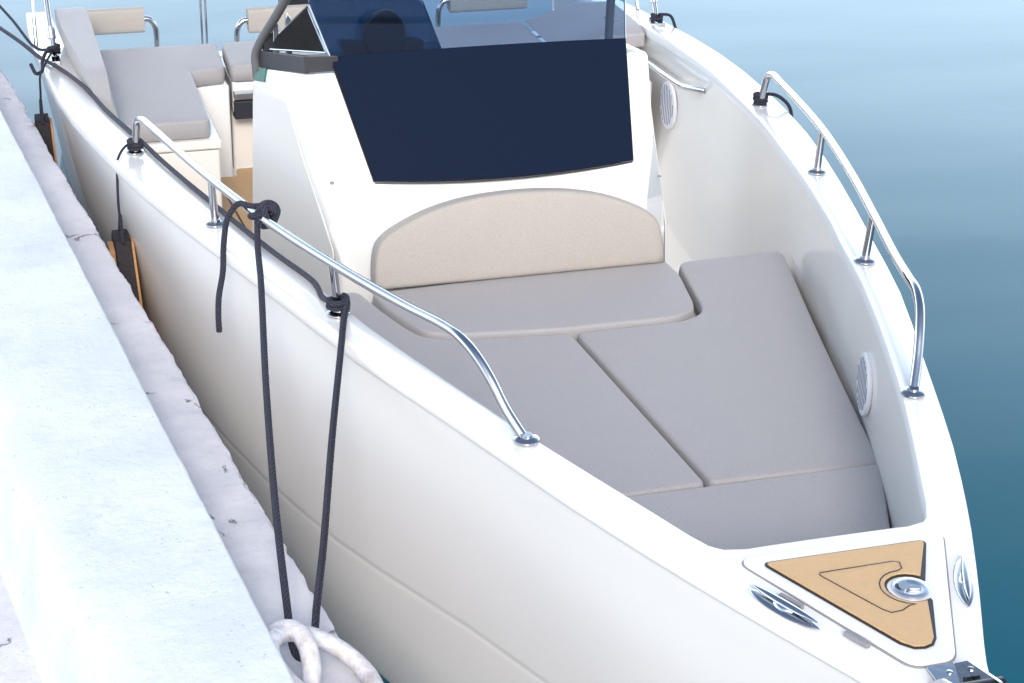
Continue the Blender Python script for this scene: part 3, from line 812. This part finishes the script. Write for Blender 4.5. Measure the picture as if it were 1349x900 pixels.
# outboard
OB = empty('outboard_motor', (-.02, 6.5, .35), parent=BOAT)
prism('motor_cowl', rnd([(6.30, .66), (6.36, 1.12), (6.60, 1.20), (6.86, 1.02), (6.84, .66)], .07), -.235, .235, M['black'], OB, .05, 4, frame=lambda a, b, c: (c - .02, a, b))
box('motor_leg', -.10, .06, 6.42, 6.72, -.4, .66, M['black'], OB, .03, 3)
# bimini legs at the stern, both sides
for sg in (-1, 1):
    e = empty('canopy_leg', (sg * 1.275, 5.1, sh(5.1)), parent=BOAT)
    tube('leg_tube', [(sg * 1.28, 5.02, sh(5.0)), (sg * 1.285, 5.10, .90), (sg * 1.29, 5.22, 1.06), (sg * 1.30, 5.5, 1.4)], .012, M['steel'], e)
    tube('leg_tube', [(sg * 1.335, 5.42, sh(5.4)), (sg * 1.33, 5.50, .95), (sg * 1.32, 5.6, 1.3)], .009, M['steel'], e)
    box('leg_bracket', sg * 1.28 - .018, sg * 1.28 + .018, 4.96, 5.08, sh(5) - .004, sh(5) + .022, M['steel'], e, .004)
    tube('leg_clamp', [(sg * 1.284, 5.085, .875), (sg * 1.286, 5.11, .915)], .017, M['steel2'], e, smooth=0)

# ------------------------------------------------------------------ ropes
def loops(c, axis, r, n, pitch, ph=0, start=None):
    axis = V(axis).normalized(); u = axis.cross(V((0, 0, 1)))
    if u.length < .1: u = axis.cross(V((0, 1, 0)))
    u.normalize(); w = axis.cross(u); pts = []
    k = int(n * 10)
    for i in range(k + 1):
        a = ph + 2 * math.pi * i / 10
        pts.append(V(c) + (u * math.cos(a) + w * math.sin(a)) * r + axis * (pitch * (i / k - .5)))
    return pts
RR = .0086
K = V((-.866, 2.36, 1.124))                     # knot on the rail
ra = V((-.26, -.86, .03)).normalized() * -1
mr = empty('mooring_rope', (-1.05, .8, .78), 'dark mooring rope knotted on the starboard bow rail and looped to the quay ring', 'rope')
strandA = [K + V((-.030, -.01, -.015)), V((-.905, 2.30, 1.06)), V((-.93, 2.10, 1.04)), V((-.995, 1.65, .95)), V((-1.052, 1.20, .865)), V((-1.086, .86, .795)), V((-1.088, .825, .765)), V((-1.080, .79, .740)),
           V((-1.058, .775, .742)), V((-1.042, .800, .778)), V((-1.024, .86, .812)), V((-.972, 1.05, .838)), V((-.880, 1.40, .921)), V((-.797, 1.70, .992)), V((-.758, 1.84, 1.026)), V((-.738, 1.895, 1.042)), V((-.738, 1.925, 1.036)), V((-.752, 1.945, 1.028))]
tube('hauling_line', strandA, RR, M['rope'], mr, seg=12)
tail = [K + V((.005, .02, .02)), V((-.90, 2.40, 1.135)), V((-.935, 2.44, 1.130)), V((-.965, 2.44, 1.09)), V((-.985, 2.40, 1.03)), V((-.995, 2.37, .96)), V((-1.015, 2.33, .90)), V((-1.020, 2.32, .85)), V((-1.020, 2.32, .80))]
tube('rope_tail', tail, RR, M['rope'], mr, seg=12)
tubes('rail_knot', [(loops(K, ra, .0245, 3.2, .062), RR * 1.15, False), (loops(K + V((-.008, -.01, .002)), (0.9, -.35, .2), .030, 1.05, .022), RR * 1.15, False), (loops(K + V((-.022, -.006, -.004)), (.1, .3, 1), .025, .9, .022), RR * 1.1, False)], M['rope'], mr)
tubes('post_hitch', [(loops((-.757, 1.925, sh(1.925) + .034), (0, 0, 1), .0235, 2.3, .030, 2), RR, False)], M['rope'], mr)

# stern line, laid along the inner edge of the gunwale, then ashore
sl = [(-.750, 1.95, sh(1.95) + .03), (-.775, 2.02, sh(2.02) + .012)]
for y in (2.15, 2.4, 2.66, 2.9, 3.15, 3.4, 3.6, 3.85, 4.1, 4.3):
    sl.append((-(wi(y) + .002 + .010 * max(0, y - 3.6) / .5), y, sh(y) + .008))
sl += [(-1.205, 4.45, sh(4.45) + .013), (-1.245, 4.68, sh(4.68) + .014), (-1.29, 4.90, sh(4.9) + .014), (-1.335, 5.08, sh(5.08) + .012), (-1.40, 5.32, .80), (-1.52, 5.80, .775), (-1.72, 6.5, .77), (-2.1, 7.6, .86)]
tube('stern_line', sl,   .0080, M['rope_grey'], None, seg=10)
tag(bpy.data.objects['stern_line'], 'long grey rope lying along the inner edge of the starboard gunwale and running ashore', 'rope')
s2 = tubes('spring_line', [([(-1.285, 5.03, .85), (-1.335, 5.08, .835), (-1.43, 5.5, .86), (-1.75, 6.8, .98), (-2.3, 9, 1.2)], .0058, False),
                           (loops((-1.282, 5.04, .845), (0, .2, 1), .020, 2.2, .03), .0075, False),
                           ([(-1.282, 5.02, .845), (-1.31, 4.96, .865), (-1.335, 4.90, .845), (-1.345, 4.80, .83), (-1.37, 4.76, .835), (-1.385, 4.80, .86)], .007, False)], M['rope'], None)
tag(s2, 'short black rope hitched round the stern post at far left, with a loose end', 'rope')

# fenders
def fender(y, x, ztop, rope_pts, lab):
    e = empty('fender', (x, y, ztop), lab, 'fender', 'flat fenders hanging between hull and quay')
    hh = [(y - .17, ztop - .42), (y + .13, ztop - .42), (y + .15, ztop - .04), (y + .10, ztop), (y + .0, ztop), (y - .17, ztop - .15)]
    fr = lambda a, b, c: (c, a, b)
    prism('fender_core', rnd(hh, .012), x - .026, x + .026, M['fender'], e, .003, frame=fr)
    h2 = [(y - .182, ztop - .43), (y + .12, ztop - .43), (y + .13, ztop - .06), (y + .08, ztop - .012), (y + .0, ztop - .012), (y - .182, ztop - .165)]
    prism('fender_pad', rnd(h2, .012), x + .027, x + .036, M['orange'], e, .002, frame=fr)
    prism('fender_pad', rnd([(a, b - .02) for a, b in h2], .012), x - .046, x - .027, M['orange'], e, .003, frame=fr)
    tube('fender_lanyard', rope_pts, .0045, M['rope'], e, seg=8)
    kz = ztop + .055
    for yy in (-.015, .095): tube('fender_strap', [(x, y + .03, kz + .02), (x, y + .03 + (yy - .03) * .5, kz - .02), (x, y + yy, ztop - .01)], .0060, M['rope'], e, seg=8)
    return e
fz = .665
f1 = fender(3.40, -1.188, fz, [(-1.122, 3.50, .955), (-1.150, 3.47, .965), (-1.178, 3.46, .93), (-1.186, 3.46, .86), (-1.190, 3.44, .76), (-1.189, 3.43, .735)], 'nearer flat black fender with orange foam sides below the aft end of the rail')
tubes('fender_hitch', [(loops((-1.116, 3.515, sh(3.5) + .034), (0, 0, 1), .020, 2.3, .026), .0085, False)], M['rope'], f1)
f2 = fender(4.72, -1.362, .655, [(-1.290, 5.0, .85), (-1.335, 4.80, .85), (-1.356, 4.74, .83), (-1.360, 4.74, .76), (-1.362, 4.75, .725)], 'farther flat black fender with orange sides hanging near the stern by the quay')
for i, (cx, cy, lab) in enumerate(((1.118, 3.52, 'short black fender strap hitched to the aft foot of the port bow rail'), (1.28, 5.03, 'short black strap round the port canopy leg near the stern'))):
    s = tubes('fender_strap', [(loops((cx, cy, sh(cy) + .03), (0, 0, 1), .020, 2.2, .03), .0085, False),
                               ([(cx + .01, cy, sh(cy) + .045), (cx + .05, cy - .03, sh(cy) + .045), (wo(cy) - .0, cy - .06, sh(cy) + .012), (wo(cy) + .012, cy - .07, sh(cy) - .05), (wo(cy) + .012, cy - .07, .5)], .0065, False),
                               ], M['rope'])
    tag(s, lab, 'strap', 'black straps on the port side')

# ------------------------------------------------------------------ quay
def nz(x, y, z, s, a):
    return noise.noise(V((x, y, z)) * s) * a
def sweep(name, prof, y0, y1, step, m, rough, kind='structure'):
    """prof: list of (function(y)->x, z)"""
    n = int((y1 - y0) / step); vs = []; fs = []; k = len(prof)
    for i in range(n + 1):
        y = y0 + (y1 - y0) * i / n
        for j, (fx, z) in enumerate(prof):
            x = fx(y)
            e = rough[j]
            x += nz(x * 0 + j * .1, y, z * .3, 1.1, e * .45) + nz(x, y, z, 11, e * .38) + nz(x, y, z, 37, e * .34)
            if e >= .009:
                ch = noise.noise(V((3.1, y, j * .12)) * 6.5) + .5 * noise.noise(V((9.1, y, j * .2)) * 21)
                if ch > .30: x -= min(.035, (ch - .30) * .11)
            zz = z + nz(x, y, 3.3, 1.3, min(e, .01) * .8) + nz(x, y, 7.7, 8, min(e, .01) * .5)
            vs.append((x, y, zz))
    for i in range(n):
        for j in range(k - 1):
            a = i * k + j; fs.append((a, a + 1, a + k + 1, a + k))
    o = mk(name, vs, fs, m, None); o.data.set_sharp_from_angle(angle=R(28))
    tag(o, kind=kind)
    return o
xe = lambda y: -1.008 - .117 * (y - 1.245)
xk = lambda y: -1.128 - .1055 * (y - .528)
xl = lambda y: -1.476 - .140 * (y - .619)
F = lambda f, d: (lambda y: f(y) + d)
def mixf(f, g, t, d=0): return lambda y: f(y) * (1 - t) + g(y) * t + d
# ledge: edge worn and chipped
sweep('quay_ledge', [(F(xe, -.03), -1.2), (F(xe, -.012), .20), (F(xe, -.002), .62), (F(xe, -.001), .682), (F(xe, -.004), .694), (F(xe, -.013), .700), (F(xe, -.06), .702),
                     (mixf(xe, xk, .6), .700), (F(xk, .012), .701), (F(xk, -.02), .703)], -5, 14, .015, M['ledge'], [0, .004, .010, .012, .012, .010, .006, .004, .003, 0])
sweep('quay_kerb', [(F(xk, .010), .69), (F(xk, .004), .72), (F(xk, .002), .80), (F(xk, 0), .852), (F(xk, -.0015), .8585), (F(xk, -.006), .8615), (F(xk, -.06), .862),
                    (mixf(xk, xl, .5), .862), (F(xl, .07), .862), (F(xl, .03), .858), (F(xl, .0), .845), (F(xl, -.022), .815), (F(xl, -.045), .70), (F(xl, -.060), .62), (F(xl, -.075), .59)],
      -5, 14, .015, M['kerb'], [.002, .003, .004, .004, .004, .003, .002, .003, .003, .004, .006, .006, .006, .004, .002])
sweep('quay_step', [(F(xl, -.05), .60), (F(xl, -.12), .602), (F(xl, -.155), .598), (F(xl, -.165), .585), (F(xl, -.17), .50), (F(xl, -.18), .40)], -5, 14, .04, M['ledge'], [0, .004, .008, .008, .004, 0])
g = mk('quay_ground', [(-40, -40, .42), (F(xl, -.16)(-40), -40, .42), (F(xl, -.16)(60), 60, .42), (-40, 60, .42)], [(0, 1, 2, 3)], M['paving'], None); tag(g, kind='structure')

# mooring ring and its staple
MR = empty('mooring_ring', (-1.06, .66, .70), 'thick white painted iron mooring ring with its staple on the quay ledge', 'mooring ring')
RC = V((-1.045, .672, .772)); nr = V((.50, -.05, .86)).normalized(); u = nr.cross(V((0, 0, 1))).normalized(); w = nr.cross(u)
ring = tube('ring', [RC + (u * math.cos(a) + w * math.sin(a)) * .126 for a in [i * math.pi / 12 for i in range(24)]], .0195, M['ringpaint'], MR, closed=True, smooth=3, seg=18)
tube('staple', [(-1.175, .785, .775), (-1.150, .79, .790), (-1.115, .785, .815), (-1.088, .760, .826), (-1.072, .720, .815), (-1.070, .68, .780), (-1.080, .65, .735), (-1.085, .640, .68)], .0205, M['ringpaint'], MR, seg=18)

# ------------------------------------------------------------------ water
wm = bpy.data.materials.new('harbour_water'); nt, p = nodes(wm)
p.inputs['Base Color'].default_value = (.004, .085, .125, 1); p.inputs['Roughness'].default_value = .05; p.inputs['IOR'].default_value = 1.36
tc = nt.nodes.new('ShaderNodeTexCoord')
mp = nt.nodes.new('ShaderNodeMapping'); mp.inputs['Scale'].default_value = (.55, 1.2, 1); mp.inputs['Rotation'].default_value = (0, 0, .25)
nt.links.new(tc.outputs['Object'], mp.inputs[0])
n1 = nt.nodes.new('ShaderNodeTexNoise'); n1.inputs['Scale'].default_value = .45; n1.inputs['Detail'].default_value = 2
n2 = nt.nodes.new('ShaderNodeTexNoise'); n2.inputs['Scale'].default_value = 7; n2.inputs['Detail'].default_value = 3
for n in (n1, n2): nt.links.new(mp.outputs[0], n.inputs['Vector'])
b1 = nt.nodes.new('ShaderNodeBump'); b1.inputs['Strength'].default_value = .16; b1.inputs['Distance'].default_value = .10
b2 = nt.nodes.new('ShaderNodeBump'); b2.inputs['Strength'].default_value = .09; b2.inputs['Distance'].default_value = .003
nt.links.new(n1.outputs['Fac'], b1.inputs['Height']); nt.links.new(n2.outputs['Fac'], b2.inputs['Height'])
nt.links.new(b1.outputs['Normal'], b2.inputs['Normal']); nt.links.new(b2.outputs['Normal'], p.inputs['Normal'])
wt = mk('water', [(-600, -600, 0), (600, -600, 0), (600, 900, 0), (-600, 900, 0)], [(0, 1, 2, 3)], wm, None); tag(wt, kind='structure')

# ------------------------------------------------------------------ light, sky, camera
W = bpy.data.worlds.new('World'); SC.world = W; W.use_nodes = True
nt = W.node_tree; bg = nt.nodes['Background']
sky = nt.nodes.new('ShaderNodeTexSky'); sky.sky_type = 'NISHITA'; sky.sun_disc = False
EL, AZ = 34, 192      # azimuth clockwise from +Y, where the sun stands
sky.sun_elevation = R(EL); sky.sun_rotation = R(AZ); sky.air_density = 1.0; sky.dust_density = 2.5; sky.ozone_density = 1.2
tc = nt.nodes.new('ShaderNodeTexCoord'); sx = nt.nodes.new('ShaderNodeSeparateXYZ'); nt.links.new(tc.outputs['Generated'], sx.inputs[0])
def mrange(src, a, b, c, d_):
    m = nt.nodes.new('ShaderNodeMapRange'); m.interpolation_type = 'SMOOTHSTEP'
    for k, v_ in zip(('From Min', 'From Max', 'To Min', 'To Max'), (a, b, c, d_)): m.inputs[k].default_value = v_
    nt.links.new(src, m.inputs['Value']); return m.outputs[0]
hz = mrange(sx.outputs['Z'], .20, .62, 1, 0); hy = mrange(sx.outputs['Y'], -.6, .5, .24, 1)
cn = nt.nodes.new('ShaderNodeTexNoise'); cn.inputs['Scale'].default_value = 3.2; cn.inputs['Detail'].default_value = 5
cm_ = nt.nodes.new('ShaderNodeMapping'); cm_.inputs['Scale'].default_value = (1, 1, 3.2)
nt.links.new(tc.outputs['Generated'], cm_.inputs[0]); nt.links.new(cm_.outputs[0], cn.inputs['Vector'])
cl = mrange(cn.outputs['Fac'], .25, .75, .90, 1.08)
def mul(a, b):
    m = nt.nodes.new('ShaderNodeMath'); m.operation = 'MULTIPLY'; nt.links.new(a, m.inputs[0])
    if isinstance(b, float): m.inputs[1].default_value = b
    else: nt.links.new(b, m.inputs[1])
    return m.outputs[0]
k_ = mul(mul(mul(hz, hy), cl), 10.5)
vm = nt.nodes.new('ShaderNodeVectorMath'); vm.operation = 'SCALE'; vm.inputs[0].default_value = (.82, .96, 1.06); nt.links.new(k_, vm.inputs['Scale'])
va = nt.nodes.new('ShaderNodeVectorMath'); va.operation = 'ADD'; nt.links.new(sky.outputs[0], va.inputs[0]); nt.links.new(vm.outputs[0], va.inputs[1])
nt.links.new(va.outputs[0], bg.inputs[0]); bg.inputs[1].default_value = .15
sd = bpy.data.lights.new('sun', 'SUN'); sd.energy = 1.45; sd.angle = R(16); sd.color = (1, .935, .87)
so = bpy.data.objects.new('sun', sd); COL.objects.link(so)
d = V((math.sin(R(AZ)) * math.cos(R(EL)), math.cos(R(AZ)) * math.cos(R(EL)), math.sin(R(EL))))
so.rotation_euler = d.to_track_quat('Z', 'Y').to_euler(); so.location = d * 20

cd = bpy.data.cameras.new('camera'); cam = bpy.data.objects.new('camera', cd); COL.objects.link(cam)
cd.sensor_fit = 'HORIZONTAL'; cd.sensor_width = 36; cd.lens = 66.935; cd.clip_end = 3000
yaw, pitch, roll = R(-16.737), R(25.2577), R(1.21)
Mx = Matrix.Rotation(yaw, 4, 'Z') @ Matrix.Rotation(math.pi / 2 - pitch, 4, 'X') @ Matrix.Rotation(roll, 4, 'Z')
cam.matrix_world = Matrix.Translation((-1.6262, -2.5529, 3.0720)) @ Mx
SC.camera = cam
SC.view_settings.view_transform = 'Standard'; SC.view_settings.look = 'None'; SC.view_settings.exposure = .64; SC.view_settings.gamma = 1
SC.cycles.max_bounces = 10; SC.cycles.transparent_max_bounces = 12
SC.cycles.caustics_reflective = False; SC.cycles.caustics_refractive = False
